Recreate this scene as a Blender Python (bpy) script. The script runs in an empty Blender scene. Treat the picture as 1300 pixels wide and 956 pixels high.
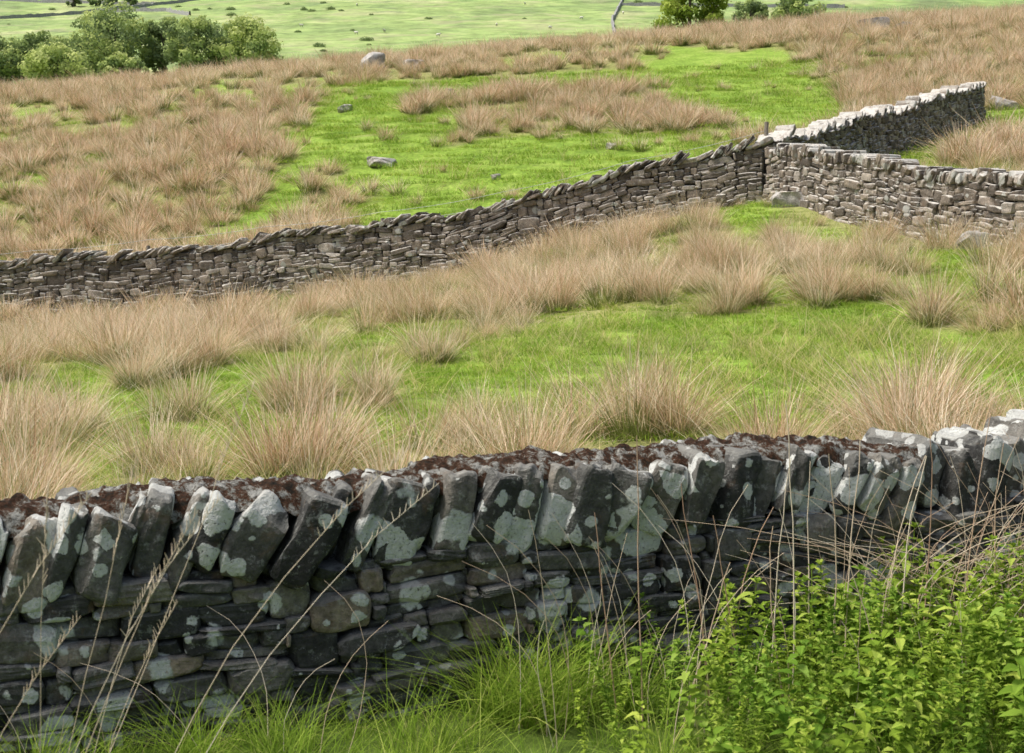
import bpy, math
import numpy as np
from mathutils import Vector
R = np.random.default_rng(7)
scene = bpy.context.scene
CZ = 1.75

# ---------------------------------------------------------------- noise / terrain
def hsh(i, j, s):
    v = np.sin(i*127.1 + j*311.7 + s*74.7)*43758.5453
    return v - np.floor(v)
def vn(x, y, s=0):
    x = np.asarray(x, float); y = np.asarray(y, float)
    i = np.floor(x); j = np.floor(y); fx = x-i; fy = y-j
    fx = fx*fx*(3-2*fx); fy = fy*fy*(3-2*fy)
    a = hsh(i, j, s); b = hsh(i+1, j, s); c = hsh(i, j+1, s); d = hsh(i+1, j+1, s)
    return (a*(1-fx)+b*fx)*(1-fy) + (c*(1-fx)+d*fx)*fy
def fbm(x, y, s=0, o=4):
    t = 0; a = .5; n = 0
    for k in range(o):
        t = t + a*vn(x*2**k+k*17.3, y*2**k-k*9.1, s+k); n += a; a *= .5
    return t/n
def sst(a, b, x):
    t = np.clip((x-a)/(b-a), 0, 1); return t*t*(3-2*t)

CP = np.array([
 (-14,-4,-1.75),(0,-4,-1.75),(14,-4,-1.6),
 (-6,2,-1.75),(0,2,-1.75),(6,2,-1.65),
 (-8,5,-1.85),(0,5.2,-1.76),(3,6,-1.68),(9,7,-1.5),
 (-8,12,-1.9),(-4,12,-1.8),(0,12,-1.65),(5,12,-1.4),(11,12,-1.0),
 (-9,20,-1.85),(-4,20,-1.5),(0,20,-.98),(6,20,-.45),(12,20,.2),
 (-12.3,34,-1.8),(-20,36,-2.0),(-6,33,-1.2),(0,31.3,-.38),(5.2,30,.85),(6.9,26,.25),(8.3,23,-.1),
 (9.5,38,2.2),(14.8,46,3.9),(14,30,1.6),
 (-20,55,3.2),(-4,48,3.4),(4,48,3.7),(-8,60,5.9),(12,62,7.5),(25,62,8.4),
 (-30.7,85,8.9),(-45,85,7.4),(-12.5,90,11.0),(0,90,12.0),(12.8,92,13.5),(34,95,15.1),(50,95,15.5),
 (-38,112,9.2),(0,112,12.4),(40,112,16.2)], float)
def tps_fit(P):
    n = len(P); d = np.linalg.norm(P[:, None, :2]-P[None, :, :2], axis=2)
    K = np.where(d > 0, d*d*np.log(d+1e-9), 0) + np.eye(n)*2.0
    Q = np.c_[np.ones(n), P[:, :2]]
    A = np.block([[K, Q], [Q.T, np.zeros((3, 3))]])
    return np.linalg.solve(A, np.r_[P[:, 2], 0, 0, 0])
TW = tps_fit(CP)
def tps(x, y):
    sh = x.shape; x = x.ravel(); y = y.ravel(); o = np.zeros_like(x)
    for k in range(0, len(x), 20000):
        xx = x[k:k+20000]; yy = y[k:k+20000]
        d2 = (xx[:, None]-CP[None, :, 0])**2 + (yy[:, None]-CP[None, :, 1])**2
        o[k:k+20000] = (0.5*d2*np.log(d2+1e-12))@TW[:-3] + TW[-3] + TW[-2]*xx + TW[-1]*yy
    return o.reshape(sh)
FY = [0,150,200,290,400,550,750,1000,1500,2500,4000]
FZ = [10,11,15,31,55,90,142,215,350,480,520]
def Hs(x, y):
    x = np.asarray(x, float); y = np.asarray(y, float)
    lim = 14+0.45*np.clip(y, 0, None)
    xc = np.clip(x, -lim, lim); yc = np.clip(y, -6, 120)
    n = tps(np.atleast_1d(xc), np.atleast_1d(yc)).reshape(x.shape)
    f = sum(np.interp(y*k, FY, FZ) for k in (.85,.92,1,1.08,1.15))/5
    f = f + (fbm(x/160+3, y/200, 5, 3)-.5)*np.clip(y/60, 0, 22)
    w = sst(104, 165, y)
    return n*(1-w) + f*w + CZ
def H(x, y):
    x = np.asarray(x, float); y = np.asarray(y, float)
    b = (fbm(x/1.7, y/1.7, 9, 3)-.5)*.28 + (fbm(x/7, y/7, 3, 2)-.5)*.5
    return Hs(x, y) + b*sst(7, 13, y)

# ---------------------------------------------------------------- wall paths
W_NEAR = [(-5.0,3.83),(-1.8,5.0),(2.17,6.45),(6.5,8.03)]
W_MID = [(-26,37.0),(-12.3,34.2),(-6,33.2),(0,31.5),(5.3,30.2)]
W_UP = [(5.4,30.4),(9.5,38),(14.9,46)]
W_RIGHT = [(5.5,29.9),(6.9,26.2),(8.35,23),(11.2,16.5)]
def pdist(x, y, path):
    d = np.full(np.shape(x), 1e9)
    for (ax, ay), (bx, by) in zip(path[:-1], path[1:]):
        ux, uy = bx-ax, by-ay; L = ux*ux+uy*uy
        t = np.clip(((x-ax)*ux+(y-ay)*uy)/L, 0, 1)
        d = np.minimum(d, np.hypot(x-ax-t*ux, y-ay-t*uy))
    return d
def walldist(x, y):
    return np.minimum.reduce([pdist(x, y, p) for p in (W_NEAR, W_MID, W_UP, W_RIGHT)])

CLR = [(1.4,16.8,2.4,2.2,.85),(3.9,14.6,2.2,1.8,.9),(-4.6,17.0,2.0,3.0,.4),(-1.6,13.3,1.4,1.5,.6),(5.6,19,1.4,1.2,.4),(7.2,22,1.5,1.5,.3),
       (1.5,40,5.5,6.5,.9),(-4.5,56,3.2,11,.65),(9.5,60,3.8,14,.78),(3,63,8,3.2,.75),(7,75,5,2.5,.4),(1,46,6,3,.6),(16,44,2.5,6,.2)]
ISL = [(2.5,51.5,4.8,2.2,1.0),(-2.5,69.5,5,2.4,.9),(14.8,56,3,6,.6),(1.3,11.4,2.6,1.0,.5),(2.2,23,4.6,3.0,.4),
       (6.4,14,1.6,2.8,.6),(-1.9,15.2,.6,.7,1.1),(-.6,17.2,.5,.6,.5),(-14,48,8,12,.2),(22,78,12,14,.5),(-3,29,6,3,.4),(-9,27,4,5,.2)]
def dens0(x, y):
    v = np.where(y > 32, .65, .50) + 0*x
    v = v + .5*sst(77, 82, y)
    for s, L in ((1, ISL), (-1, CLR)):
        for cx, cy, rx, ry, k in L:
            d = ((x-cx)/rx)**2+((y-cy)/ry)**2
            v = v + s*k*np.exp(-d*d)
    return v
def dens(x, y):
    k = np.where(y > 32, 1.5, 1.0)
    v = dens0(x, y) + 1.35*(fbm(x/1.2/k, y/1.6/k, 21, 2)-.5) + .6*(fbm(x/4, y/5, 31, 2)-.5)
    return sst(.38, .56, v)*sst(6.2, 7.5, y)

# ---------------------------------------------------------------- mesh helpers
def np_mesh(name, V, F, attrs=None, smooth=False, mat=None):
    me = bpy.data.meshes.new(name)
    V = np.asarray(V, np.float32); F = np.asarray(F, np.int32)
    k = F.shape[1]
    me.vertices.add(len(V)); me.vertices.foreach_set('co', V.ravel())
    me.loops.add(F.size); me.loops.foreach_set('vertex_index', F.ravel())
    me.polygons.add(len(F))
    me.polygons.foreach_set('loop_start', np.arange(0, F.size, k, dtype=np.int32))
    me.polygons.foreach_set('loop_total', np.full(len(F), k, np.int32))
    me.polygons.foreach_set('use_smooth', np.full(len(F), smooth))
    for nm, A in (attrs or {}).items():
        a = me.attributes.new(nm, 'FLOAT_COLOR', 'POINT')
        A = np.c_[A, np.ones(len(A))].astype(np.float32)
        a.data.foreach_set('color', A.ravel())
    me.update(calc_edges=True); me.validate()
    if mat:
        for m in (mat if isinstance(mat, list) else [mat]): me.materials.append(m)
    return me
def obj(name, me, link=True):
    o = bpy.data.objects.new(name, me)
    if link: scene.collection.objects.link(o)
    return o

# ---------------------------------------------------------------- materials
class NT:
    def __init__(s, name):
        s.m = bpy.data.materials.new(name); s.m.use_nodes = True
        s.t = s.m.node_tree; s.t.nodes.clear()
    def n(s, typ, ins=None, **kw):
        nd = s.t.nodes.new(typ)
        for k, v in kw.items(): setattr(nd, k, v)
        for k, v in (ins or {}).items():
            if isinstance(v, bpy.types.NodeSocket): s.t.links.new(v, nd.inputs[k])
            else: nd.inputs[k].default_value = v
        return nd
    def math(s, op, a, b=0.0, c=None, clamp=False):
        d = {0: a, 1: b}
        if c is not None: d[2] = c
        return s.n('ShaderNodeMath', d, operation=op, use_clamp=clamp).outputs[0]
    def mix(s, f, a, b, bt='MIX'):
        nd = s.n('ShaderNodeMix', data_type='RGBA', blend_type=bt)
        for i, v in ((0, f), (6, a), (7, b)):
            if isinstance(v, bpy.types.NodeSocket): s.t.links.new(v, nd.inputs[i])
            else: nd.inputs[i].default_value = v if i == 0 else (tuple(v)+(1,))[:4]
        return nd.outputs[2]
    def ramp(s, f, pts):
        nd = s.n('ShaderNodeValToRGB', {0: f}); e = nd.color_ramp.elements
        while len(e) < len(pts): e.new(.5)
        for k, (p, c) in enumerate(pts):
            e[k].position = p; e[k].color = (tuple(c)+(1,))[:4] if not isinstance(c, (int, float)) else (c, c, c, 1)
        return nd.outputs[0]
    def noise(s, vec, sc, det=4, ro=.55, dist=0):
        return s.n('ShaderNodeTexNoise', {'Vector': vec, 'Scale': sc, 'Detail': det, 'Roughness': ro, 'Distortion': dist})
    def attr(s, nm):
        a = s.n('ShaderNodeAttribute', attribute_name=nm)
        return s.n('ShaderNodeSeparateColor', {0: a.outputs['Color']}).outputs
    def out(s, sh):
        s.n('ShaderNodeOutputMaterial', {0: sh}); return s.m

def mr(N, v, a, b):
    return N.n('ShaderNodeMapRange', {0: v, 1: a, 2: b, 3: 0.0, 4: 1.0}, interpolation_type='SMOOTHSTEP').outputs[0]

def stone_mat(name, cols, lich, lsc, lthr, fine, topcol, topamt, sub=.35, wobs=.05):
    N = NT(name); co = N.n('ShaderNodeTexCoord').outputs['Object']
    st = N.attr('st')
    base = N.ramp(st[0], cols)
    n1 = N.noise(co, 5, 5, .65); n2 = N.noise(co, 38, 5, .7)
    base = N.mix(1.0, base, N.ramp(n1.outputs[0], [(.3, .5), (.7, 1.5)]), 'MULTIPLY')
    base = N.mix(1.0, base, N.ramp(n2.outputs[0], [(.3, .55), (.7, 1.45)]), 'MULTIPLY')
    nb = N.noise(co, 8, 4, .6, .5)
    base = N.mix(N.math('MULTIPLY', mr(N, nb.outputs[0], .57, .72), .45), base, (.18, .11, .06))
    wob = N.n('ShaderNodeVectorMath', {0: N.noise(co, 20, 4, .65).outputs['Color'], 1: (.5, .5, .5)}, operation='SUBTRACT').outputs[0]
    wob = N.n('ShaderNodeVectorMath', {0: wob, 'Scale': wobs}, operation='SCALE').outputs[0]
    wc = N.n('ShaderNodeVectorMath', {0: co, 1: wob}, operation='ADD').outputs[0]
    # lichen grows in colonies, and more freely on the coping stones (st.b)
    colony = N.ramp(N.noise(co, 2.6, 3, .6).outputs[0], [(.35, .4), (.65, 1.45)])
    colony = N.math('MULTIPLY', colony, N.math('ADD', .5, N.math('MULTIPLY', st[2], .75)))
    masks = []
    for sc, th in ((lsc, lthr), (lsc*2.1, lthr*.85)):
        v = N.n('ShaderNodeTexVoronoi', {'Vector': wc, 'Scale': sc})
        rnd = N.n('ShaderNodeSeparateColor', {0: v.outputs['Color']}).outputs[0]
        thr = N.math('MULTIPLY', N.math('MULTIPLY', N.math('MAXIMUM', N.math('SUBTRACT', rnd, sub), 0.0), th), colony)
        d = N.math('SUBTRACT', thr, v.outputs['Distance'])
        masks.append(mr(N, d, -.01, .05))
    m = N.math('MAXIMUM', masks[0], masks[1])
    m = N.math('MULTIPLY', m, mr(N, N.noise(co, 75, 3, .7).outputs[0], .26, .44))
    fl = mr(N, N.noise(co, 24, 7, .75).outputs[0], .54, .65)
    m = N.math('MAXIMUM', m, N.math('MULTIPLY', fl, fine))
    lc = N.mix(N.noise(co, 60, 3).outputs[0], lich, tuple(c*.65 for c in lich))
    base = N.mix(N.math('MULTIPLY', m, .94), base, lc)
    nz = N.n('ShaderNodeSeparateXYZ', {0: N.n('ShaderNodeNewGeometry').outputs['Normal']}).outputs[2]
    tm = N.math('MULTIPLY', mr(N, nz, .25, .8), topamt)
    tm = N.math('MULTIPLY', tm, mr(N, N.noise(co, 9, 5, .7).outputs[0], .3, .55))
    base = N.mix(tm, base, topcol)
    hh = N.math('ADD', N.math('MULTIPLY', n1.outputs[0], .5), n2.outputs[0])
    hh = N.math('ADD', hh, N.math('MULTIPLY', m, .12))
    bp = N.n('ShaderNodeBump', {'Strength': .95, 'Distance': .02, 'Height': hh}).outputs[0]
    return N.out(N.n('ShaderNodeBsdfPrincipled', {'Base Color': base, 'Roughness': .85, 'Normal': bp, 'Specular IOR Level': .35}).outputs[0])

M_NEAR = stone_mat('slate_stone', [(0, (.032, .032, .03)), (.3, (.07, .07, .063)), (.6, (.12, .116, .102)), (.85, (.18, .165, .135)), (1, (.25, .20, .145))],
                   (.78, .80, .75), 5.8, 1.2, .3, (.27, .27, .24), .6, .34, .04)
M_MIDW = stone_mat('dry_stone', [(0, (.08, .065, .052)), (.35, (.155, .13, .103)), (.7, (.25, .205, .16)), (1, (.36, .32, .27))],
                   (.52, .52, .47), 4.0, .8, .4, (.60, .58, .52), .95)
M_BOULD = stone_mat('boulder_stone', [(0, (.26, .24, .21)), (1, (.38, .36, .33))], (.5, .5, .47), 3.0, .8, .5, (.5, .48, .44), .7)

def moss_mat():
    N = NT('wall_top_moss'); co = N.n('ShaderNodeTexCoord').outputs['Object']
    a = N.noise(co, 12, 9, .8); b = N.noise(co, 60, 5, .7)
    c = N.ramp(a.outputs[0], [(.38, (.03, .028, .022)), (.44, (.06, .036, .022)), (.49, (.10, .046, .026)), (.515, (.15, .14, .11)), (.58, (.44, .44, .40))])
    c = N.mix(1.0, c, N.ramp(b.outputs[0], [(.3, .4), (.7, 1.5)]), 'MULTIPLY')
    h = N.math('ADD', a.outputs[0], N.math('MULTIPLY', b.outputs[0], .6))
    bp = N.n('ShaderNodeBump', {'Strength': 1.0, 'Distance': .035, 'Height': h}).outputs[0]
    return N.out(N.n('ShaderNodeBsdfPrincipled', {'Base Color': c, 'Roughness': .95, 'Normal': bp, 'Specular IOR Level': .1}).outputs[0])
M_MOSS = moss_mat()

def simple_mat(name, col, rough=.8, nsc=20):
    N = NT(name); co = N.n('ShaderNodeTexCoord').outputs['Object']
    a = N.noise(co, nsc, 5, .6)
    c = N.mix(1.0, col, N.ramp(a.outputs[0], [(.3, .65), (.7, 1.3)]), 'MULTIPLY')
    return N.out(N.n('ShaderNodeBsdfPrincipled', {'Base Color': c, 'Roughness': rough}).outputs[0])

def leafy_mat(name, build, trans=.35):
    N = NT(name); c = build(N)
    d = N.n('ShaderNodeBsdfDiffuse', {'Color': c}).outputs[0]
    t = N.n('ShaderNodeBsdfTranslucent', {'Color': c}).outputs[0]
    return N.out(N.n('ShaderNodeMixShader', {0: trans, 1: d, 2: t}).outputs[0])

def rush_col(N):
    b = N.attr('bl'); r = N.n('ShaderNodeObjectInfo').outputs['Random']
    tan = N.ramp(b[1], [(0, (.42, .28, .17)), (.3, (.70, .53, .365)), (.65, (.85, .71, .53)), (1, (.95, .88, .74))])
    tan = N.mix(1.0, tan, N.ramp(r, [(0, (.76, .69, .60)), (.3, (1., .92, .87)), (.6, (1., .98, .92)), (1, (1.1, 1.1, 1.08))]), 'MULTIPLY')
    green = N.mix(b[2], (.14, .19, .04), (.27, .30, .09))
    lo = N.math('ADD', .10, N.math('MULTIPLY', r, .34))
    f = mr(N, N.math('SUBTRACT', b[0], lo), -.12, .2)
    gs = N.math('GREATER_THAN', b[2], N.math('ADD', .66, N.math('MULTIPLY', r, .32)))
    f = N.math('MULTIPLY', f, N.math('SUBTRACT', 1.0, N.math('MULTIPLY', gs, .8)))
    return N.mix(f, green, tan)
M_RUSH = leafy_mat('rush_stems', rush_col, .35)
def grass_col(N):
    b = N.attr('bl'); r = N.n('ShaderNodeObjectInfo').outputs['Random']
    g = N.ramp(b[1], [(0, (.16, .27, .03)), (.45, (.26, .40, .05)), (.82, (.37, .49, .09)), (.91, (.48, .48, .18)), (1, (.66, .56, .34))])
    return N.mix(1.0, g, N.ramp(r, [(0, (.8, .85, .8)), (1, (1.2, 1.1, 1.1))]), 'MULTIPLY')
M_GRASS = leafy_mat('grass_blades', grass_col, .4)
def nettle_col(N):
    b = N.attr('bl'); r = N.n('ShaderNodeObjectInfo').outputs['Random']
    g = N.ramp(b[1], [(0, (.16, .27, .035)), (.5, (.28, .42, .06)), (1, (.42, .54, .12))])
    return N.mix(1.0, g, N.ramp(r, [(0, (.75, .85, .8)), (1, (1.25, 1.12, 1.0))]), 'MULTIPLY')
M_NETTLE = leafy_mat('nettle_leaves', nettle_col, .42)
def dry_col(N):
    b = N.attr('bl')
    return N.ramp(b[1], [(0, (.36, .20, .13)), (.35, (.60, .43, .30)), (.7, (.78, .64, .47)), (1, (.84, .76, .61))])
M_DRY = leafy_mat('dry_stems', dry_col, .15)
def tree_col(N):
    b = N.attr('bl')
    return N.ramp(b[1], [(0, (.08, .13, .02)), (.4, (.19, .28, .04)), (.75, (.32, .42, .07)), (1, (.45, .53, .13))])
M_TREE = leafy_mat('tree_foliage', tree_col, .4)
def ftree_col(N):
    b = N.attr('bl')
    return N.ramp(b[1], [(0, (.18, .24, .12)), (.4, (.31, .40, .15)), (.75, (.47, .55, .19)), (1, (.60, .66, .27))])  # lifted, greyer greens: distance haze put into the leaf colour
M_FTREE = leafy_mat('distant_foliage', ftree_col, .4)
M_BARK = simple_mat('bark', (.10, .085, .07), .9, 12)
M_WOOD = simple_mat('weathered_wood', (.22, .19, .15), .85, 30)
M_WIRE = simple_mat('galvanised_wire', (.35, .36, .36), .5, 30)
M_WOOL = simple_mat('wool', (.80, .77, .70), .95, 30)
M_FACE = simple_mat('sheep_face', (.10, .09, .08), .8, 30)
M_FWALL = simple_mat('distant_wall_stone', (.30, .30, .29), .9, 2)

def ground_mat():
    N = NT('pasture'); g = N.n('ShaderNodeNewGeometry').outputs['Position']; a = N.attr('gd')
    n1 = N.noise(g, .9, 5, .65); n2 = N.noise(g, 9, 5, .7); n3 = N.noise(g, .02, 5, .65, .4)
    gr = N.ramp(n1.outputs[0], [(.3, (.15, .25, .035)), (.5, (.23, .35, .05)), (.7, (.32, .42, .09))])
    gr = N.mix(1.0, gr, N.ramp(n2.outputs[0], [(.3, .6), (.7, 1.35)]), 'MULTIPLY')
    th = N.ramp(n2.outputs[0], [(.3, (.13, .15, .045)), (.5, (.27, .24, .11)), (.7, (.44, .37, .22))])
    c = N.mix(N.math('MULTIPLY', a[0], .7), gr, th)
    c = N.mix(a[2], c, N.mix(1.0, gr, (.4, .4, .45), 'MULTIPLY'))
    fc = N.ramp(n3.outputs[0], [(.36, (.18, .23, .10)), (.44, (.23, .32, .115)), (.54, (.30, .40, .135)), (.64, (.39, .43, .20))])  # far hillside palette: paler, aerial haze is mixed into the colour
    n4 = N.noise(g, .15, 6, .75)
    fc = N.mix(1.0, fc, N.ramp(n4.outputs[0], [(.32, .55), (.68, 1.3)]), 'MULTIPLY')
    n5 = N.noise(g, .05, 7, .75, .6)
    fc = N.mix(N.math('MULTIPLY', mr(N, n5.outputs[0], .52, .62), .5), fc, (.36, .34, .20))
    n6 = N.noise(g, .035, 7, .75, .3)
    fc = N.mix(N.math('MULTIPLY', mr(N, n6.outputs[0], .56, .63), .55), fc, (.13, .18, .09))
    c = N.mix(a[1], c, fc)
    bp = N.n('ShaderNodeBump', {'Strength': .8, 'Distance': .06, 'Height': n2.outputs[0]}).outputs[0]
    return N.out(N.n('ShaderNodeBsdfPrincipled', {'Base Color': c, 'Roughness': .95, 'Normal': bp, 'Specular IOR Level': .15}).outputs[0])
M_GROUND = ground_mat()

# ---------------------------------------------------------------- ground sheet
ys = np.concatenate([np.arange(-10, 40, .2), 40*np.exp(np.linspace(0, math.log(3500/40), 330))])
ss = np.linspace(-1, 1, 281); ss = np.sign(ss)*np.abs(ss)**1.25
Yg, Sg = np.meshgrid(ys, ss, indexing='ij')
Xg = Sg*(24+0.75*np.clip(Yg, 0, None))
Zg = H(Xg, Yg)
nr, nc = Xg.shape
idx = np.arange(nr*nc).reshape(nr, nc)
F = np.stack([idx[:-1, :-1], idx[:-1, 1:], idx[1:, 1:], idx[1:, :-1]], -1).reshape(-1, 4)
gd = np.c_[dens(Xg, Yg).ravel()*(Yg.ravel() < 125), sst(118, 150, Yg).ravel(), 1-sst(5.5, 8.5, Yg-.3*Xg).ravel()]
obj('ground', np_mesh('ground', np.c_[Xg.ravel(), Yg.ravel(), Zg.ravel()], F, {'gd': gd}, True, M_GROUND))

# ---------------------------------------------------------------- stones
def tmpl(n):
    vs = {}; V = []; F = []
    def vid(p):
        k = tuple(p)
        if k not in vs: vs[k] = len(V); V.append([-1+2*c/n for c in p])
        return vs[k]
    for ax in range(3):
        for side in (0, n):
            for i in range(n):
                for j in range(n):
                    q = []
                    for a, b in ((i, j), (i+1, j), (i+1, j+1), (i, j+1)):
                        p = [0, 0, 0]; p[ax] = side; p[(ax+1) % 3] = a; p[(ax+2) % 3] = b; q.append(vid(p))
                    if side == 0: q.reverse()
                    F.append(q)
    V = np.array(V); L = (np.abs(V)**7).sum(1)**(1/7)
    return V/L[:, None], np.array(F)
def stones(C, half, th, yaw, T, Nn, U, n=5, cuts=7, amp=.05, edge=None, rng=R, lo=.62, hi=.9):
    q, F = tmpl(n); M = len(C); C = np.asarray(C, float); half = np.asarray(half, float)
    V = np.repeat(q[None], M, 0)
    for k in range(cuts):
        nn = rng.normal(size=(M, 3)); nn /= np.linalg.norm(nn, axis=1)[:, None]
        d = np.abs(nn).sum(1)*rng.uniform(lo, hi, M)
        dist = np.einsum('mvi,mi->mv', V, nn)-d[:, None]
        V = V-np.maximum(dist, 0)[:, :, None]*nn[:, None, :]
    for fr, am in ((2.2, 1), (5.5, .4)):
        A = rng.normal(size=(M, 3, 3))*fr; ph = rng.uniform(0, 6.28, (M, 1, 3))
        V = V+am*amp*np.sin(np.einsum('mvi,mij->mvj', V, A)+ph)
    W = V*half[:, None, :]
    if edge is not None:
        e = np.minimum(edge, half[:, 1])[:, None]
        W[:, :, 1] = np.sign(V[:, :, 1])*(half[:, 1][:, None]-(1-np.abs(V[:, :, 1]))*e)
    c, s = np.cos(th)[:, None], np.sin(th)[:, None]
    a = W[:, :, 0]*c+W[:, :, 2]*s; z = -W[:, :, 0]*s+W[:, :, 2]*c; b = W[:, :, 1]
    c, s = np.cos(yaw)[:, None], np.sin(yaw)[:, None]
    a, b = a*c-b*s, a*s+b*c
    P = C[:, None, :]+a[..., None]*T[:, None, :]+b[..., None]*Nn[:, None, :]+z[..., None]*U[:, None, :]
    nv = len(q)
    FF = (F[None]+(np.arange(M)*nv)[:, None, None]).reshape(-1, 4)
    col = np.repeat(rng.random((M, 3)), nv, 0)
    return P.reshape(-1, 3), FF, col

class Path:
    def __init__(s, pts):
        P = np.array(pts, float); d = np.r_[0, np.cumsum(np.linalg.norm(np.diff(P, axis=0), axis=1))]
        s.L = d[-1]; t = np.linspace(0, s.L, 400)
        x = np.interp(t, d, P[:, 0]); y = np.interp(t, d, P[:, 1])
        k = 21; ker = np.ones(k)/k
        xp = np.convolve(np.pad(x, k//2, mode='reflect', reflect_type='odd'), ker, 'valid')
        yp = np.convolve(np.pad(y, k//2, mode='reflect', reflect_type='odd'), ker, 'valid')
        s.t = t; s.x = xp; s.y = yp
    def xy(s, t): return np.interp(t, s.t, s.x), np.interp(t, s.t, s.y)
    def frame(s, t, zf):
        e = .15
        x0, y0 = s.xy(np.clip(t-e, 0, s.L)); x1, y1 = s.xy(np.clip(t+e, 0, s.L))
        dz = zf(np.clip(t+e, 0, s.L))-zf(np.clip(t-e, 0, s.L))
        T = np.c_[x1-x0, y1-y0, dz]; T /= np.linalg.norm(T, axis=1)[:, None]
        Nn = np.c_[-T[:, 1], T[:, 0], 0*t]; Nn /= np.linalg.norm(Nn, axis=1)[:, None]
        return T, Nn, np.cross(T, Nn)

def pack(L, Hf, res, wr, hr, rng, tol):
    n = int(L/res); prof = np.zeros(n); Ht = Hf(np.arange(n)*res); out = []
    for it in range(20000):
        f = np.where(prof >= Ht-.012, 9, prof); i = int(np.argmin(f))
        if f[i] > 8: break
        m = prof[i]; w = rng.uniform(*wr)*(1.0 if rng.random() < .85 else 1.5); k = int(w/res)
        a = i
        while a > 0 and i-a < k*.5 and abs(prof[a-1]-m) < tol: a -= 1
        b = i
        while b < n-1 and b-a < k and abs(prof[b+1]-m) < tol: b += 1
        ww = (b-a+1)*res; m0 = prof[a:b+1].mean()
        h = rng.uniform(*hr)*(1 if rng.random() < .78 else 1.8)
        h = min(h, ww*.9+.012)
        if ww < wr[0]*.7:
            nb = [prof[j] for j in (a-1, b+1) if 0 <= j < n]
            h = max(.015, min(nb)-m0) if nb else h
        top = Ht[a:b+1].mean()
        if top-(m0+h) < hr[0]*.8: h = max(top-m0, .015)
        out.append(((a+b+1)*.5*res, ww, m0, h)); prof[a:b+1] = m0+h
    return np.array(out)

def build_wall(name, pts, basef, topf, thb, tht, wr, hr, cope, mat, n, tol, res=.012, seed=1):
    rng = np.random.default_rng(seed); P = Path(pts)
    body = lambda t: np.maximum(topf(t)-basef(t)-cope['band'], .1)
    S = pack(P.L, body, res, wr, hr, rng, tol)
    t = S[:, 0]; z = S[:, 2]+S[:, 3]/2; x, y = P.xy(t); T, Nn, U = P.frame(t, topf)
    bz = basef(t); hf = np.clip(z/1.2, 0, 1)
    hd = (thb*(1-hf)+tht*hf)/2+rng.uniform(-.035, .025, len(t))
    C = np.c_[x, y, bz+z]+Nn*rng.uniform(-.012, .012, len(t))[:, None]
    half = np.c_[S[:, 1]/2+.003, hd, S[:, 3]/2+.002]
    V, F, col = stones(C, half, rng.normal(0, .055, len(t)), rng.normal(0, .03, len(t)), T, Nn, U, n, 8, .055, edge=.08, rng=rng, lo=.68, hi=.94)
    col[:, 2] = .25
    Vs, Fs, Cs = [V], [F], [col]; nv = len(V)
    tt = []; th = []; hh = []; tk = []; s = 0.0
    sp = cope.get('space', (.9, 1.0))
    while s < P.L:
        k = rng.uniform(*cope['thick']); le = rng.uniform(*cope['lean'])
        ch = cope['h']*rng.uniform(*cope.get('hv', (.8, 1.12)))
        tt.append(s+k/2/math.cos(min(le, 1.2))); th.append(le); hh.append(ch); tk.append(k); s += k/math.cos(min(le, 1.2))*rng.uniform(*sp)
    t = np.clip(np.array(tt), 0, P.L); th = np.array(th); hh = np.array(hh); tk = np.array(tk)
    x, y = P.xy(t); T, Nn, U = P.frame(t, topf); vj = cope.get('vj', .008)
    if cope.get('flush'): zt = topf(t)-(hh*np.cos(th)+tk*np.abs(np.sin(th)))/2+rng.normal(0, .012, len(t))+cope['extra'](t)
    else: zt = topf(t)-cope['band']+(hh*np.abs(np.cos(th))+tk*np.abs(np.sin(th)))/2-.015+rng.normal(0, vj, len(t))
    C = np.c_[x, y, zt]+Nn*rng.normal(0, .02, len(t))[:, None]
    half = np.c_[tk/2*1.02, (tht/2+cope['over'])+rng.uniform(-.05, .035, len(t)), hh/2]
    V, F, col = stones(C, half, th, rng.normal(0, .12, len(t)), T, Nn, U, n+2, 9, .08, edge=.08, rng=rng, lo=cope.get('lo', .6), hi=.92)
    col[:, 2] = 1.0
    Vs.append(V); Fs.append(F+nv); Cs.append(col); nv += len(V)
    t = np.linspace(.03, P.L-.03, 160); x, y = P.xy(t); T, Nn, U = P.frame(t, topf)
    a = np.c_[x, y, basef(t)-.3]; b = np.c_[x, y, topf(t)-cope['band']*.55]
    k = (tht/2-.08); ring = np.stack([a-Nn*k, a+Nn*k, b+Nn*k*.8, b-Nn*k*.8], 1)
    V = ring.reshape(-1, 3); F = []
    for i in range(len(t)-1):
        for j in range(4): F.append([i*4+j, i*4+(j+1) % 4, (i+1)*4+(j+1) % 4, (i+1)*4+j])
    F.append([0, 3, 2, 1]); e = (len(t)-1)*4; F.append([e, e+1, e+2, e+3])
    Vs.append(V); Fs.append(np.array(F)+nv); Cs.append(np.zeros((len(V), 3))); nv += len(V)
    return obj(name, np_mesh(name, np.concatenate(Vs), np.concatenate(Fs), {'st': np.concatenate(Cs)}, False, mat)), P

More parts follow.
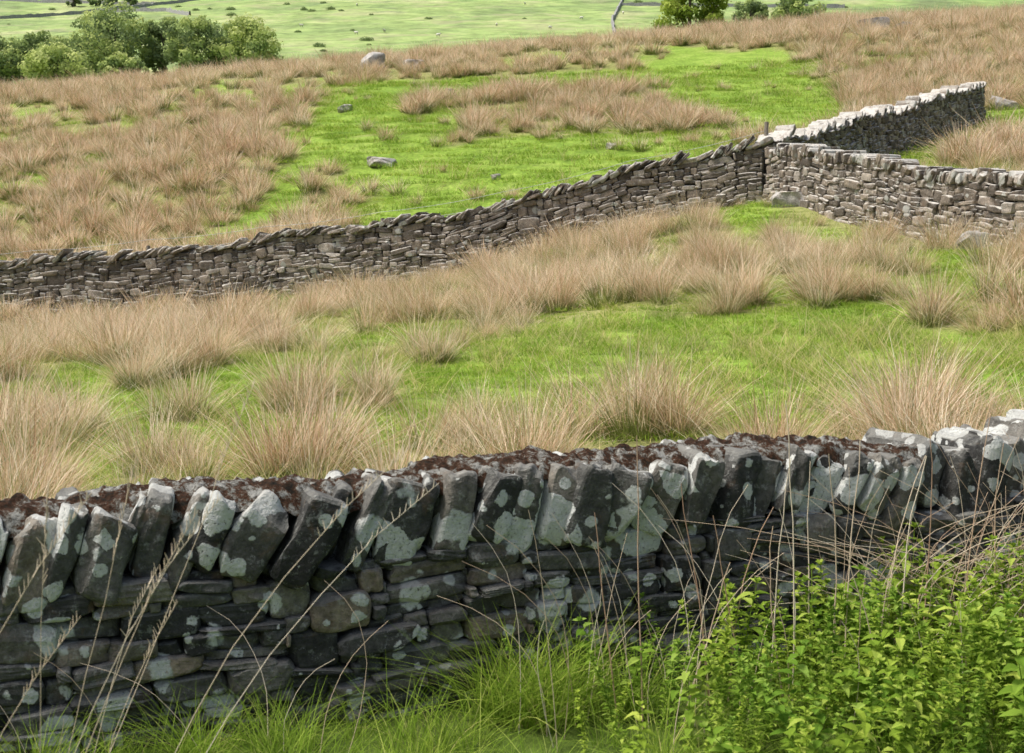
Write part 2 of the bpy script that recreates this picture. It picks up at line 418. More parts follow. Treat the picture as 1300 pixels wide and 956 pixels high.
Pn = Path(W_NEAR)
def ntop(t):
    x, y = Pn.xy(t)
    return np.interp(x, [-5, -1.75, 0, 1.0, 1.9, 2.35, 3, 6.5], [.80, .83, .905, .90, .885, .93, 1.03, 1.15]) + .014*np.sin(t*2.3)+.010*np.sin(t*5.1)
def nbase(t):
    x, y = Pn.xy(np.asarray(t, float)); return Hs(x, y)-.08
rise = lambda t: np.where(Pn.xy(t)[0] > 1.75, np.abs(np.sin(t*9.0))*.05, .008)
near_wall, _ = build_wall('slate_dry_stone_wall', W_NEAR, nbase, ntop, .50, .38, (.08, .34), (.028, .085),
           dict(h=.32, thick=(.055, .19), lean=(.22, .58), over=.04, band=.28, flush=True, extra=rise, hv=(.84, 1.14), lo=.68), M_NEAR, 9, .025, res=.01, seed=4)
t = np.arange(.05, Pn.L-.05, .014); t = t[Pn.xy(t)[0] < 1.75]
x, y = Pn.xy(t); T, Nn, U = Pn.frame(t, ntop); K = 34; b = np.linspace(-1, 1, K)
TT, BB = np.meshgrid(t, b, indexing='ij')
prof = -.085*np.abs(BB)**5
wd = .172
zz = ntop(t)[:, None]+prof+.008+.07*(fbm(TT*7, BB*2+9, 4, 4)-.5)+.045*(fbm(TT*30, BB*6, 8, 3)-.5)
edge = BB*wd*(1+.3*(fbm(TT*6, BB*0+np.sign(BB)*7, 2, 4)-.5))
V = np.stack([x[:, None]+Nn[:, 0][:, None]*edge, y[:, None]+Nn[:, 1][:, None]*edge, zz], -1).reshape(-1, 3)
ii = np.arange(len(t)*K).reshape(len(t), K)
F = np.stack([ii[:-1, :-1], ii[1:, :-1], ii[1:, 1:], ii[:-1, 1:]], -1).reshape(-1, 4)
cap = obj('moss_capping', np_mesh('moss_capping', V, F, None, True, M_MOSS)); cap.parent = near_wall

def mk(pts, h, seed, name, lean, thick=(.04, .15), ch=.30, hv=(.6, 1.2), sp=(.6, 1.0), vj=.014):
    P = Path(pts); tb = np.linspace(0, P.L, 60); zb = Hs(*P.xy(tb))
    bf = lambda t: np.interp(t, tb, zb)-.06
    rr = np.random.default_rng(seed); ph = rr.uniform(0, 6, 4)
    tf = lambda t: np.interp(t, tb, zb)+h+.05*np.sin(np.asarray(t)*.9+ph[0])+.035*np.sin(np.asarray(t)*2.3+ph[1])+.02*np.sin(np.asarray(t)*5.3+ph[2])
    return build_wall(name, pts, bf, tf, .68, .44, (.12, .44), (.05, .13), dict(h=ch, thick=thick, lean=lean, over=.04, band=.18, vj=vj, hv=hv, space=sp), M_MIDW, 5, .035, res=.015, seed=seed)
mk(W_MID, 1.42, 11, 'field_stone_wall', (.85, 1.55), (.05, .11), .38, (.7, 1.15))
mk(W_UP, 1.40, 12, 'field_stone_wall', (.7, 1.5), (.05, .13), .34)
mk(W_RIGHT, 1.27, 13, 'field_stone_wall', (-.4, .6), (.06, .16), .22, (.75, 1.2), (.8, 1.05))

# ---------------------------------------------------------------- boulders
def boulder(x, y, sx, sy, sz, sink=.25):
    I = np.array([[1., 0, 0]]); J = np.array([[0, 1., 0]]); K_ = np.array([[0, 0, 1.]])
    z = float(H(np.array([x]), np.array([y]))[0])
    V, F, c = stones([(0, 0, 0)], [(sx/2, sy/2, sz/2)], R.normal(0, .1, 1), R.uniform(-.5, .5, 1), I, J, K_, 13, 12, .07, lo=.5, hi=.8)
    o = obj('boulder', np_mesh('boulder', V, F, {'st': c}, False, M_BOULD)); o.location = (x, y, z+sz/2-sz*sink)
for b in [(-6.9,71,1.3,1.1,1.15),(-4.9,71.5,1.1,.8,.7),(-4.1,46,1.2,.8,.4,.4),(-2.6,61,.5,.4,.3),(-6.6,57,.6,.5,.35),
          (3.2,45.5,.4,.35,.25),(-.5,43,.3,.3,.2),(19,76,1.6,1.,.9),(20.6,75,1.3,.9,.7),(17.5,77,1.0,.9,.6),
          (16.6,48.5,1.0,.8,.6),(5.55,28.7,.7,.6,.5,.3),(8.0,21.9,.75,.6,.5),(7.4,22.9,.5,.45,.4)]:
    boulder(*b)

# ---------------------------------------------------------------- blades
def blades(rng, N, rad, Lr, lean, curl, wid, seg=3, tipfrac=.15, flatr=False, crange=(0, 1)):
    a0 = rng.uniform(0, 6.283, N); r0 = rad*np.sqrt(rng.random(N))
    x0 = r0*np.cos(a0); y0 = r0*np.sin(a0)
    az = a0+rng.normal(0, .7, N) if not flatr else rng.uniform(0, 6.283, N)
    L = rng.uniform(*Lr, N); le = np.abs(rng.normal(lean, lean*.6, N)); cu = rng.uniform(*curl, N)
    if not flatr: le = le*(0.3+r0/rad)
    wdir = az+math.pi/2+rng.normal(0, .8, N)
    t = np.linspace(0, 1, seg+1)
    rnd = rng.uniform(*crange, N); rnd2 = rng.random(N)
    out = np.zeros((N, seg+1, 2, 3)); col = np.zeros((N, seg+1, 2, 3))
    for k, tt in enumerate(t):
        h = (le*tt+cu*tt**2.2)*L; z = L*(tt-.5*np.clip(cu, 0, 1.2)*tt**2.4)
        w = wid*(1-(1-tipfrac)*tt**1.5)/2
        px = x0+h*np.cos(az); py = y0+h*np.sin(az)
        for j, s in enumerate((-1, 1)):
            out[:, k, j] = np.c_[px+s*w*np.cos(wdir), py+s*w*np.sin(wdir), z]
            col[:, k, j] = np.c_[np.full(N, tt), rnd, rnd2]
    id_ = np.arange(N*(seg+1)*2).reshape(N, seg+1, 2)
    F = np.stack([id_[:, :-1, 0], id_[:, :-1, 1], id_[:, 1:, 1], id_[:, 1:, 0]], -1).reshape(-1, 4)
    return out.reshape(-1, 3), F, col.reshape(-1, 3)
def proto(coll, name, V, F, c, mat):
    o = obj(name, np_mesh(name, V, F, {'bl': c}, False, mat), False); coll.objects.link(o)
def cat(parts):
    Vs, Fs, Cs = [], [], []; n = 0
    for V, F, c in parts: Vs.append(V); Fs.append(F+n); Cs.append(c); n += len(V)
    return np.concatenate(Vs), np.concatenate(Fs), np.concatenate(Cs)

def scatter(name, P, rot, scl, idx, coll):
    me = bpy.data.meshes.new(name); me.vertices.add(len(P)); me.vertices.foreach_set('co', np.asarray(P, np.float32).ravel())
    a = me.attributes.new('rot', 'FLOAT_VECTOR', 'POINT'); a.data.foreach_set('vector', np.asarray(rot, np.float32).ravel())
    a = me.attributes.new('scl', 'FLOAT_VECTOR', 'POINT'); a.data.foreach_set('vector', np.asarray(scl, np.float32).ravel())
    a = me.attributes.new('idx', 'INT', 'POINT'); a.data.foreach_set('value', np.asarray(idx, np.int32))
    o = obj(name, me)
    g = bpy.data.node_groups.new(name, 'GeometryNodeTree')
    g.interface.new_socket('Geometry', in_out='INPUT', socket_type='NodeSocketGeometry')
    g.interface.new_socket('Geometry', in_out='OUTPUT', socket_type='NodeSocketGeometry')
    n = g.nodes; l = g.links
    gi = n.new('NodeGroupInput'); go = n.new('NodeGroupOutput'); ip = n.new('GeometryNodeInstanceOnPoints')
    ci = n.new('GeometryNodeCollectionInfo'); ci.inputs['Collection'].default_value = coll
    ci.inputs['Separate Children'].default_value = True; ci.inputs['Reset Children'].default_value = True
    def na(nm, ty):
        q = n.new('GeometryNodeInputNamedAttribute'); q.data_type = ty; q.inputs['Name'].default_value = nm; return q.outputs[0]
    er = n.new('FunctionNodeEulerToRotation'); l.new(na('rot', 'FLOAT_VECTOR'), er.inputs[0])
    l.new(gi.outputs[0], ip.inputs['Points']); l.new(ci.outputs[0], ip.inputs['Instance'])
    ip.inputs['Pick Instance'].default_value = True
    l.new(na('idx', 'INT'), ip.inputs['Instance Index']); l.new(er.outputs[0], ip.inputs['Rotation'])
    l.new(na('scl', 'FLOAT_VECTOR'), ip.inputs['Scale']); l.new(ip.outputs[0], go.inputs[0])
    m = o.modifiers.new('scatter', 'NODES'); m.node_group = g
    return o

def jgrid(y0, y1, sp, wx=lambda y: 3.0+.40*y):
    yy = np.arange(y0, y1, sp); P = []
    for y in yy:
        w = wx(y); x = np.arange(-w, w, sp); P.append(np.c_[x, np.full(len(x), y)])
    P = np.concatenate(P); return P+R.uniform(-.6, .6, P.shape)*sp

cr = bpy.data.collections.new('rush_tussock_variants')
for i in range(6):
    rg = np.random.default_rng(100+i)
    ln = (.24, .30, .36, .42, .5, .3)[i]
    parts = [blades(rg, 150, .12+.02*i, (.36, 1.0), ln, (.0, .35), .0078, 3),
             blades(rg, 44, .2, (.3, .75), .7, (.2, .9), .007, 3),
             blades(rg, 36, .25, (.12, .3), .4, (.1, .6), .009, 2)]
    proto(cr, 'rush_fine_%d' % i, *cat(parts), M_RUSH)
for i in range(4):
    rg = np.random.default_rng(200+i)
    parts = [blades(rg, 85, .20, (.45, 1.02), .36, (.0, .35), .021, 2),
             blades(rg, 22, .3, (.3, .6), .7, (.2, .8), .02, 2)]
    proto(cr, 'rush_soft_%d' % i, *cat(parts), M_RUSH)
allP = []; allS = []; allI = []
for (y0, y1, sp) in ((7.6, 33.5, .78), (33.5, 60, .92), (60, 108, 1.12)):
    G = jgrid(y0, y1, sp); x, y = G[:, 0], G[:, 1]
    d = dens(x, y)
    ok = (R.random(len(x)) < d*.90+.09)
    if y0 > 30: ok &= ~((y < 34) & (x < 5) & (pdist(x, y, W_MID) < .6))
    G = G[ok]; d = d[ok]
    k = np.where(d > .3, R.integers(1, 6, len(G)) if y0 < 30 else R.integers(2, 5, len(G)), R.integers(1, 3, len(G)))
    cs = R.uniform(.52, 1.10, len(G))*(.55+.45*d)
    ii = np.repeat(np.arange(len(G)), k); first = np.r_[True, np.diff(ii) > 0]
    off = R.normal(0, .21 if y0 < 30 else .29, (len(ii), 2))*np.where(first, .3, 1)[:, None]
    P = G[ii]+off; x, y = P[:, 0], P[:, 1]
    sc = cs[ii]*np.clip(1.05-.7*np.hypot(off[:, 0], off[:, 1]), .4, 1.05)*R.uniform(.85, 1.1, len(ii))
    sc = sc*np.where(y < 33, .95, 1.1)*np.interp(y, [7, 12], [.75, 1])*np.where((y > 25) & (y < 34), .85, 1)
    wd_ = walldist(x, y); near_up = pdist(x, y, W_UP)
    ok = (wd_ > .6) & ~((near_up < 2.2) & (x > 5.5+(y-30)*.55) & (y > 30))
    P = P[ok]; sc = sc[ok]; x, y = P[:, 0], P[:, 1]
    allP.append(np.c_[x, y, H(x, y)-.03]); allS.append(sc)
    allI.append(np.where(y < 30, R.integers(0, 6, len(x)), R.integers(6, 10, len(x))))
P = np.concatenate(allP); s = np.concatenate(allS); I = np.concatenate(allI)
wind = np.c_[R.normal(.0, .12, len(P)), R.normal(.10, .14, len(P)), R.uniform(0, 6.28, len(P))]
wide = R.uniform(.9, 1.3, len(P))
scatter('rush_tussocks', P, wind, np.c_[s*wide, s*wide, s], I, cr)

cg = bpy.data.collections.new('grass_variants')
for i in range(3):
    rg = np.random.default_rng(300+i)
    proto(cg, 'grass_a%d' % i, *blades(rg, 200, .3, (.03, .10), .4, (.0, .9), .008, 2, flatr=True, crange=(0, .95)), M_GRASS)
for i in range(2):
    rg = np.random.default_rng(320+i)
    proto(cg, 'grass_b%d' % i, *cat([blades(rg, 50, .2, (.10, .26), .3, (.1, .8), .007, 2, flatr=True), blades(rg, 30, .22, (.2, .5), .3, (.1, .8), .0055, 3, flatr=True, crange=(.86, 1))]), M_GRASS)
allP = []; allI = []; allS = []
for y0, y1, sp, k in ((6.6, 22, .28, 1), (22, 34, .40, 1.25), (34, 66, .72, 2.1)):
    P = jgrid(y0, y1, sp); x, y = P[:, 0], P[:, 1]
    ok = (walldist(x, y) > .35) & (R.random(len(x)) > .55*dens(x, y)); P = P[ok]; x, y = P[:, 0], P[:, 1]
    allP.append(np.c_[x, y, H(x, y)-.01])
    tall = R.random(len(x)) < (.08+.45*(fbm(x/2, y/2, 60, 3) > .55)*(y < 34))
    allI.append(np.where(tall, R.integers(3, 5, len(x)), R.integers(0, 3, len(x))))
    allS.append(R.uniform(.7, 1.3, len(x))*k)
P = np.concatenate(allP); s = np.concatenate(allS)
scatter('pasture_grass', P, np.c_[R.normal(0, .05, (len(P), 2)), R.uniform(0, 6.28, len(P))], np.c_[s, s, s*.8], np.concatenate(allI), cg)

# ---------------------------------------------------------------- verge plants
def leaf(rg, L, W, az, pitch, base, droop=.35):
    t = np.array([0, .18, .45, .75, 1.0]); w = np.array([.02, .75, 1.0, .55, .02])*W/2
    V = []; c = []
    d = np.array([math.cos(az), math.sin(az)]); p = np.array([-d[1], d[0]]); r = rg.random()
    for k in range(5):
        h = L*t[k]*math.cos(pitch); z = L*(t[k]*math.sin(pitch)-droop*t[k]**2)
        m = np.array(base)+np.array([d[0]*h, d[1]*h, z])
        for s_ in (-1, 0, 1):
            V.append(m+np.array([p[0]*s_*w[k], p[1]*s_*w[k], abs(s_)*w[k]*.35])); c.append((t[k], r, .5))
    F = [[k*3+j, k*3+j+1, k*3+j+4, k*3+j+3] for k in range(4) for j in range(2)]
    return np.array(V), np.array(F), np.array(c)
def tube(pts, r0, r1, colv, sides=4):
    pts = np.array(pts, float); n = len(pts); V = []; c = []
    d = np.gradient(pts, axis=0); d /= np.linalg.norm(d, axis=1)[:, None]+1e-9
    for k in range(n):
        a = np.cross(d[k], [.3, .9, .1]); a /= np.linalg.norm(a)+1e-9; b = np.cross(d[k], a); r = r0+(r1-r0)*k/(n-1)
        for j in range(sides):
            q = 2*math.pi*j/sides; V.append(pts[k]+r*(a*math.cos(q)+b*math.sin(q))); c.append((k/(n-1), colv, .5))
    F = [[k*sides+j, k*sides+(j+1) % sides, (k+1)*sides+(j+1) % sides, (k+1)*sides+j] for k in range(n-1) for j in range(sides)]
    return np.array(V), np.array(F), np.array(c)
cn = bpy.data.collections.new('nettle_variants')
for i in range(5):
    rg = np.random.default_rng(400+i); hgt = rg.uniform(.42, .6); parts = []
    bx, by = rg.normal(0, .05, 2)
    stem = [(bx*t*t, by*t*t, hgt*t) for t in np.linspace(0, 1, 6)]
    parts.append(tube(stem, .003, .0015, .3))
    lv = 10 if i < 2 else 15
    for k in range(lv):
        t = .2+.8*k/(lv-1); az = k*1.57+rg.normal(0, .3); L = (.085 if i < 2 else .048)*(1.15-.6*abs(t-.6)-.3*(t > .95))
        for q in (0, math.pi):
            parts.append(leaf(rg, L*rg.uniform(.85, 1.15), L*(.5 if i < 2 else .42), az+q+rg.normal(0, .2), rg.uniform(.1, .6), (bx*t*t, by*t*t, hgt*t), rg.uniform(.2, .6)))
            if i >= 2:
                parts.append(leaf(rg, L*.9, L*.35, az+q+.8, rg.uniform(.3, .9), (bx*t*t, by*t*t, hgt*t), .3))
    for k in range(5): parts.append(leaf(rg, .035, .02, k*1.25, 1.0, (bx, by, hgt), .2))
    proto(cn, 'nettle_%d' % i, *cat(parts), M_NETTLE)
def front(u, off):
    y = np.interp(u, [p[0] for p in W_NEAR], [p[1] for p in W_NEAR])
    return u+.343*off, y-.939*off
N_ = 1150
u = R.uniform(-.1, 4.5, N_); off = R.uniform(.33, 1.7, N_)
dens_n = np.interp(u, [-.1, .4, .9, 1.5], [.15, .5, .9, 1.])
ok = R.random(N_) < dens_n; u = u[ok]; off = off[ok]
x, y = front(u, off); sc = np.interp(u, [0, .6, 1.4, 2.2], [.65, .85, .93, .95])*R.uniform(.5, 1.12, len(u))
scatter('nettle_bank', np.c_[x, y, H(x, y)], np.c_[R.normal(0, .22, (len(u), 2)), R.uniform(0, 6.28, len(u))], np.c_[sc, sc, sc], R.integers(0, 5, len(u)), cn)
cv = bpy.data.collections.new('verge_grass_variants')
for i in range(3):
    rg = np.random.default_rng(500+i)
    proto(cv, 'verge_grass_%d' % i, *blades(rg, 46, .09, (.22, .52), .35, (.1, .8), .0065, 6, .08, crange=(0, .93)), M_GRASS)
u = np.r_[R.uniform(-4, 4.5, 230), R.normal(.0, .22, 26), R.uniform(-2.3, -1.2, 10)]; off = np.r_[R.uniform(.3, 1.6, 230), R.uniform(.35, .6, 26), R.uniform(.3, .6, 10)]
x, y = front(u, off); s = R.uniform(.35, .75, len(u)); s[230:256] *= 1.45
scatter('verge_grass', np.c_[x, y, H(x, y)-.02], np.c_[R.normal(0, .12, (len(u), 2)), R.uniform(0, 6.28, len(u))], np.c_[s, s, s], R.integers(0, 3, len(u)), cv)

rg = np.random.default_rng(77); parts = []
def stalk(x, y, h, lx, ly, bend, r=.0022, col=None, head=False):
    z0 = float(H(np.array([x]), np.array([y]))[0]); n = 9; w = rg.normal(0, .012, (n, 2)).cumsum(0)*.5
    ts = np.linspace(0, 1, n)
    pts = [(x+lx*h*t+bend*h*t**3+w[k, 0]*t, y+ly*h*t+w[k, 1]*t, z0+h*(t-.25*abs(bend)*t**3)) for k, t in enumerate(ts)]
    c = rg.random() if col is None else col
    parts.append(tube(pts, r, r*.45, c))
    if head:
        for q in range(16):
            k = 6.6+q/16*1.4; i0 = int(k); p = np.array(pts[i0])*(1-(k-i0))+np.array(pts[min(i0+1, n-1)])*(k-i0)
            e = p+np.array([rg.normal(0, .006), rg.normal(0, .006), .022]); parts.append(tube([p, (p+e)/2, e], .0014, .0006, c, 3))
for X, off, h, lx, c in [(.72,.9,1.2,.0,.85),(.93,.8,1.0,.03,.6),(.22,.75,1.08,-.02,.3),(.15,.7,.8,-.12,.2),(.55,.6,.85,-.1,.15),(.6,.65,.8,.08,.25),(.66,.7,.75,-.2,.2),
                       (1.05,.7,1.0,.04,.7),(1.2,.8,.95,.1,.9),(.8,.7,.7,-.15,.5),(1.45,.6,1.0,.05,.2),(1.62,.6,1.05,.1,.35),(1.75,.7,.95,-.1,.4),(1.3,.5,.9,.18,.75),(1.1,.95,.6,-.3,.7),
                       (.4,.7,.6,.3,.5),(.8,.6,.95,.02,.9),(1.0,.55,.9,-.05,.8)]:
    a, b = front(X, off); stalk(a, b, h, lx, rg.normal(0, .04), rg.normal(0, .06), .0034, c)
for k in range(320):
    a, b = front(rg.uniform(1.25, 3.6), rg.uniform(.28, .8)); stalk(a, b, rg.uniform(.5, .95), rg.normal(0, .28), rg.normal(.05, .12), rg.normal(0, .7), .0019, rg.uniform(.3, 1))
for k in range(60):
    a, b = front(rg.uniform(-.2, 2.2), rg.uniform(.35, 1.2)); stalk(a, b, rg.uniform(.4, .95), rg.normal(0, .12), rg.normal(0, .1), rg.normal(0, .25), .0018, rg.uniform(.4, 1))
for k in range(12):
    a, b = front(rg.uniform(-3, -.4), rg.uniform(.35, .8)); stalk(a, b, rg.uniform(.3, .7), rg.normal(0, .2), rg.normal(0, .1), rg.normal(0, .3), .0015, rg.uniform(.5, 1))
for k in range(12):
    stalk(rg.uniform(-1.35, -.98), rg.uniform(2.6, 3.4), rg.uniform(.9, 1.5), rg.uniform(.05, .42), rg.normal(0, .08), rg.uniform(0, .25), .0014, rg.uniform(.7, 1), True)
V, F, c = cat(parts)
obj('dry_grass_stalks', np_mesh('dry_grass_stalks', V, F, {'bl': c}, True, M_DRY))

# ---------------------------------------------------------------- wire fence behind the middle wall
fence = bpy.data.objects.new('wire_fence', None); scene.collection.objects.link(fence)
Pm = Path(W_MID); ts = np.linspace(0, Pm.L, 12); x, y = Pm.xy(ts); T, Nn, U = Pm.frame(ts, lambda t: Hs(*Pm.xy(np.asarray(t))))
fx = x+Nn[:, 0]*.55; fy = y+Nn[:, 1]*.55; fz = Hs(fx, fy)
wp = []; pp = []
for hh in (1.56, 1.3):
    pts = []
    for i in range(len(fx)-1):
        for q in np.linspace(0, 1, 6)[:-1]:
            pts.append((fx[i]*(1-q)+fx[i+1]*q, fy[i]*(1-q)+fy[i+1]*q, fz[i]*(1-q)+fz[i+1]*q+hh-.05*4*q*(1-q)))
    pts.append((fx[-1], fy[-1], fz[-1]+hh)); wp.append(tube(pts, .004, .004, .5))
for i in range(len(fx)):
    hh = 1.75 if i == len(fx)-1 else 1.42
    pp.append(tube([(fx[i], fy[i], fz[i]-.1), (fx[i], fy[i], fz[i]+hh*.5), (fx[i]+.02, fy[i], fz[i]+hh-.02), (fx[i]+.02, fy[i], fz[i]+hh)], .05, .045, .5, 7))
for nm, pr, m in (('strands', wp, M_WIRE), ('posts', pp, M_WOOD)):
    V, F, c = cat(pr); o = obj(nm, np_mesh(nm, V, F, {'bl': c}, False, m)); o.parent = fence

# ---------------------------------------------------------------- trees
def tree(name, x, y, h, w, leafsz, nblob, per, mat, seed, tone=0.):
    rg = np.random.default_rng(seed); z = float(H(np.array([x]), np.array([y]))[0])-.2
    parts = []; tr = h*.022+.06
    parts.append(tube([(0, 0, 0), (.05*w*.1, 0, h*.2), (rg.normal(0, .02)*h, 0, h*.45), (rg.normal(0, .03)*h, rg.normal(0, .03)*h, h*.75)], tr*1.3, tr*.3, .5, 8))
    cen = []
    for k in range(nblob):
        while True:
            p = rg.uniform(-1, 1, 3)
            if np.linalg.norm(p) < 1: break
        p = p/np.linalg.norm(p)*np.linalg.norm(p)**.6
        cen.append((p[0]*w*.40, p[1]*w*.40, h*.50+p[2]*h*.39))
    for k in range(9):
        c = cen[k % len(cen)]; parts.append(tube([(0, 0, h*rg.uniform(.2, .4)), (c[0]*.45, c[1]*.45, c[2]*.7), c], tr*.45, tr*.1, .5, 5))
    Vb, Fb, Cb = cat(parts); nb = len(Fb)
    Vs, Cs = [], []
    for c in cen:
        r = w*rg.uniform(.10, .17); n = per
        d = rg.normal(size=(n, 3)); d /= np.linalg.norm(d, axis=1)[:, None]; rr = r*rg.uniform(.55, 1.12, n)
        P = np.array(c)+d*rr[:, None]*np.array([1, 1, .8])
        nn = d+rg.normal(0, .45, (n, 3)); nn /= np.linalg.norm(nn, axis=1)[:, None]
        a = np.cross(nn, rg.normal(size=(n, 3))); a /= np.linalg.norm(a, axis=1)[:, None]; b = np.cross(nn, a)
        s = leafsz*rg.uniform(.5, 1.1, n)[:, None]
        q = np.stack([P-a*s*.5-b*s*.3, P+a*s*.15-b*s*.5, P+a*s*.55+b*s*.25, P-a*s*.2+b*s*.5], 1)
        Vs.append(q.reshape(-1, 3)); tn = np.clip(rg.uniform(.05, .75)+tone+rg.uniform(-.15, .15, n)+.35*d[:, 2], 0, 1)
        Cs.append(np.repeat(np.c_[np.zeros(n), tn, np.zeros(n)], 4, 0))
    Vl = np.concatenate(Vs); Cl = np.concatenate(Cs); Fl = np.arange(len(Vl)).reshape(-1, 4)+len(Vb)
    me = np_mesh(name, np.r_[Vb, Vl], np.r_[Fb, Fl], {'bl': np.r_[Cb, Cl]}, False, [M_BARK, mat])
    mi = np.r_[np.zeros(nb, np.int32), np.ones(len(Fl), np.int32)]; me.polygons.foreach_set('material_index', mi)
    o = obj(name, me); o.location = (x, y, z)
for i, (x, y, h, w, tn) in enumerate([(-107,300,12,15,-.1),(-116,310,9,11,0),(-97,300,12.5,14,-.1),(-84.5,308,17.5,19,0),(-90,286,10,15,.25),(-75.5,312,15,11,-.15),(-93,322,16,13,.05),(-78,290,8,10,.1),
                                      (-65.5,300,15,15,0),(-53.5,296,14.5,15,.25),(-59,308,13,10,-.15)]):
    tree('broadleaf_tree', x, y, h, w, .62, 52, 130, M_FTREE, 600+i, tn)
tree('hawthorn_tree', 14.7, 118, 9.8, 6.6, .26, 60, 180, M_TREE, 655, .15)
tree('broadleaf_tree', 84, 420, 15, 17, .8, 36, 110, M_FTREE, 651, -.1)
tree('broadleaf_tree', 71, 430, 12, 11, .8, 30, 100, M_FTREE, 652, -.15)
for i, (x, y) in enumerate([(-182,600),(-174,604),(-166,598),(-160,606),(-40,640)]):
    tree('broadleaf_tree', x, y, 6, 7, .8, 18, 60, M_FTREE, 660+i, -.3)
cs_ = bpy.data.collections.new('scrub_variants')
for i in range(3):
    rg = np.random.default_rng(700+i); n = 260; d = rg.normal(size=(n, 3)); d /= np.linalg.norm(d, axis=1)[:, None]; d[:, 2] = np.abs(d[:, 2])
    P = d*rg.uniform(.5, 1.0, n)[:, None]*np.array([1.2, 1.0, .9]); a = rg.normal(size=(n, 3)); a /= np.linalg.norm(a, axis=1)[:, None]; b = np.cross(a, d); s = .28
    q = np.stack([P-a*s*.5, P-b*s*.5, P+a*s*.5, P+b*s*.5], 1).reshape(-1, 3)
    proto(cs_, 'scrub_%d' % i, q, np.arange(len(q)).reshape(-1, 4), np.repeat(np.c_[np.zeros(n), rg.uniform(0, .4, n), np.zeros(n)], 4, 0), M_FTREE)
n = 110; y = R.uniform(330, 680, n); x = R.uniform(-.42, .42, n)*y; g = fbm(x/60, y/60, 70, 2) > .47; x = x[g]; y = y[g]; s = R.uniform(.5, 1.6, len(x))
scatter('hillside_scrub', np.c_[x, y, H(x, y)-.1], np.c_[0*x, 0*x, R.uniform(0, 6, len(x))], np.c_[s*1.4, s*1.4, s], R.integers(0, 3, len(x)), cs_)

def farwall(pts):
    P = np.array(pts, float); d = np.r_[0, np.cumsum(np.linalg.norm(np.diff(P, axis=0), axis=1))]
    t = np.arange(0, d[-1], 1.5); x = np.interp(t, d, P[:, 0])+R.normal(0, .1, len(t)); y = np.interp(t, d, P[:, 1]); z = H(x, y)
    g = np.gradient(np.c_[x, y], axis=0); g /= np.linalg.norm(g, axis=1)[:, None]; n = np.c_[-g[:, 1], g[:, 0]]
    V = []
    for k in range(len(t)):
        hh = 1.2+R.normal(0, .2)
        for s, zz, w in ((-1, -.5, .45), (-1, hh, .25), (1, hh, .25), (1, -.5, .45)): V.append((x[k]+n[k, 0]*w*s, y[k]+n[k, 1]*w*s, z[k]+zz))
    F = [[k*4+j, k*4+j+1, k*4+5+j, k*4+4+j] for k in range(len(t)-1) for j in range(3)]
    obj('distant_field_wall', np_mesh('distant_field_wall', V, F, None, False, M_FWALL))
farwall([(-240,530),(-195,545),(-165,575),(-150,610),(-120,640)]); farwall([(-165,575),(-135,565),(-120,540)])
farwall([(28,380),(31,440),(34,490),(42,560),(52,650)]); farwall([(42,560),(130,560)]); farwall([(-300,640),(-150,610)]); farwall([(-120,640),(-60,600),(42,600)])

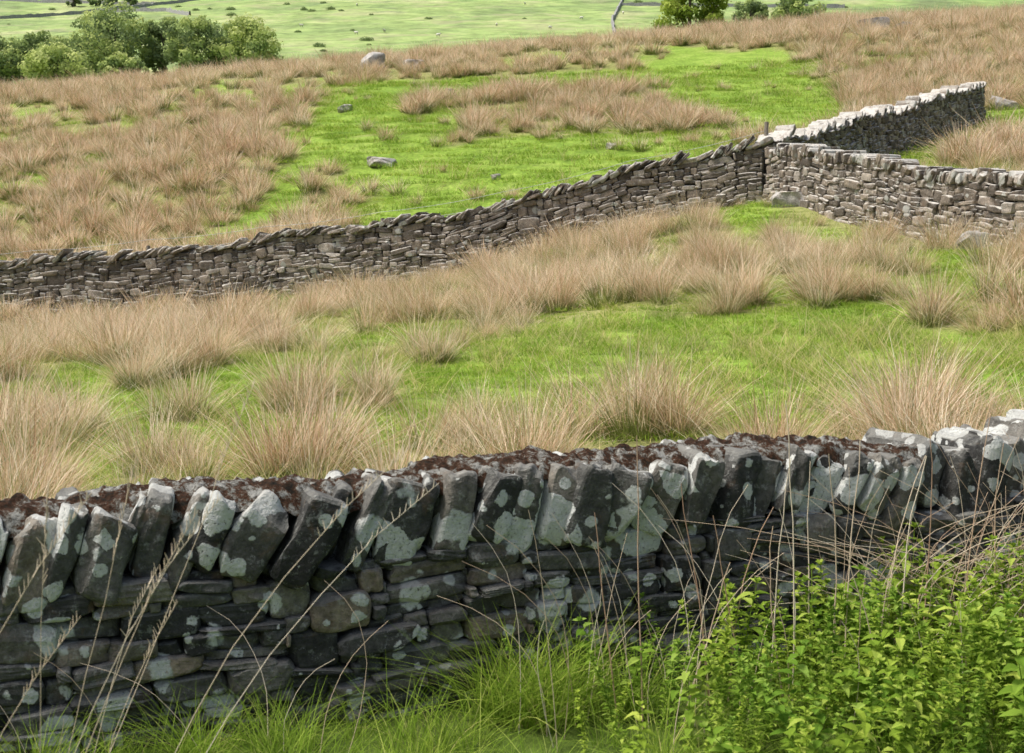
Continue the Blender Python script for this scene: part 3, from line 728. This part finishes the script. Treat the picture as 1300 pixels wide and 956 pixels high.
def sheep_mesh():
    import bmesh
    bm = bmesh.new()
    def ell(c, r, mi, nz=0):
        res = bmesh.ops.create_icosphere(bm, subdivisions=3, radius=1)
        for v in res['verts']:
            k = 1+nz*math.sin(v.co.x*9)*math.sin(v.co.y*11+v.co.z*8)
            v.co = Vector((c[0]+v.co.x*r[0]*k, c[1]+v.co.y*r[1]*k, c[2]+v.co.z*r[2]*k))
            for f in v.link_faces: f.material_index = mi; f.smooth = True
    ell((0, 0, .62), (.52, .25, .27), 0, .05); ell((.40, 0, .70), (.2, .16, .2), 0, .04)
    ell((.56, 0, .80), (.13, .10, .13), 0); ell((.70, 0, .80), (.14, .07, .08), 1)
    ell((.6, .11, .86), (.03, .07, .025), 1); ell((.6, -.11, .86), (.03, .07, .025), 1); ell((-.53, 0, .6), (.05, .05, .14), 0)
    for x in (-.33, .32):
        for yy in (-.13, .13):
            r = bmesh.ops.create_cone(bm, segments=8, radius1=.03, radius2=.055, depth=.48, cap_ends=True)
            for v in r['verts']:
                v.co += Vector((x, yy, .24))
                for f in v.link_faces: f.material_index = 1
    me = bpy.data.meshes.new('sheep'); bm.to_mesh(me); bm.free(); me.materials.append(M_WOOL); me.materials.append(M_FACE); return me
sm = sheep_mesh()
for x, y in [(-48,445),(-40,452),(-22,430),(-5,470),(12,455),(24,500),(40,520),(-70,480),(-95,500),(-60,560),(5,560),(-110,420)]:
    o = obj('sheep', sm); o.location = (x, y, float(H(np.array([float(x)]), np.array([float(y)]))[0])); o.rotation_euler = (0, 0, R.uniform(0, 6.28)); o.scale = (1.15,)*3

# ---------------------------------------------------------------- light, sky, camera
w = bpy.data.worlds.new('World'); scene.world = w; w.use_nodes = True; nt = w.node_tree
sv = Vector((-.55, -.06, 1.0)).normalized()
sky = nt.nodes.new('ShaderNodeTexSky'); sky.sky_type = 'NISHITA'; sky.sun_disc = False
sky.sun_elevation = math.asin(sv.z); sky.sun_rotation = math.atan2(sv.x, sv.y); sky.air_density = 1.0; sky.dust_density = 6
bg = nt.nodes['Background']; nt.links.new(sky.outputs[0], bg.inputs[0]); bg.inputs[1].default_value = .15
L = bpy.data.lights.new('sun', 'SUN'); L.energy = 3.8; L.angle = math.radians(14); L.color = (1, .97, .93)
lo = obj('sun', L); lo.rotation_euler = (-sv).to_track_quat('-Z', 'Y').to_euler()
cam = bpy.data.cameras.new('camera'); co_ = obj('camera', cam); scene.camera = co_
cam.lens = 49.85; cam.sensor_width = 36; cam.clip_start = .1; cam.clip_end = 6000
co_.location = (0, 0, CZ); co_.rotation_euler = (math.radians(90-5.17), 0, 0)
cam.dof.use_dof = True; cam.dof.focus_distance = 12; cam.dof.aperture_fstop = 10
scene.view_settings.view_transform = 'Standard'; scene.view_settings.look = 'None'; scene.view_settings.exposure = 0
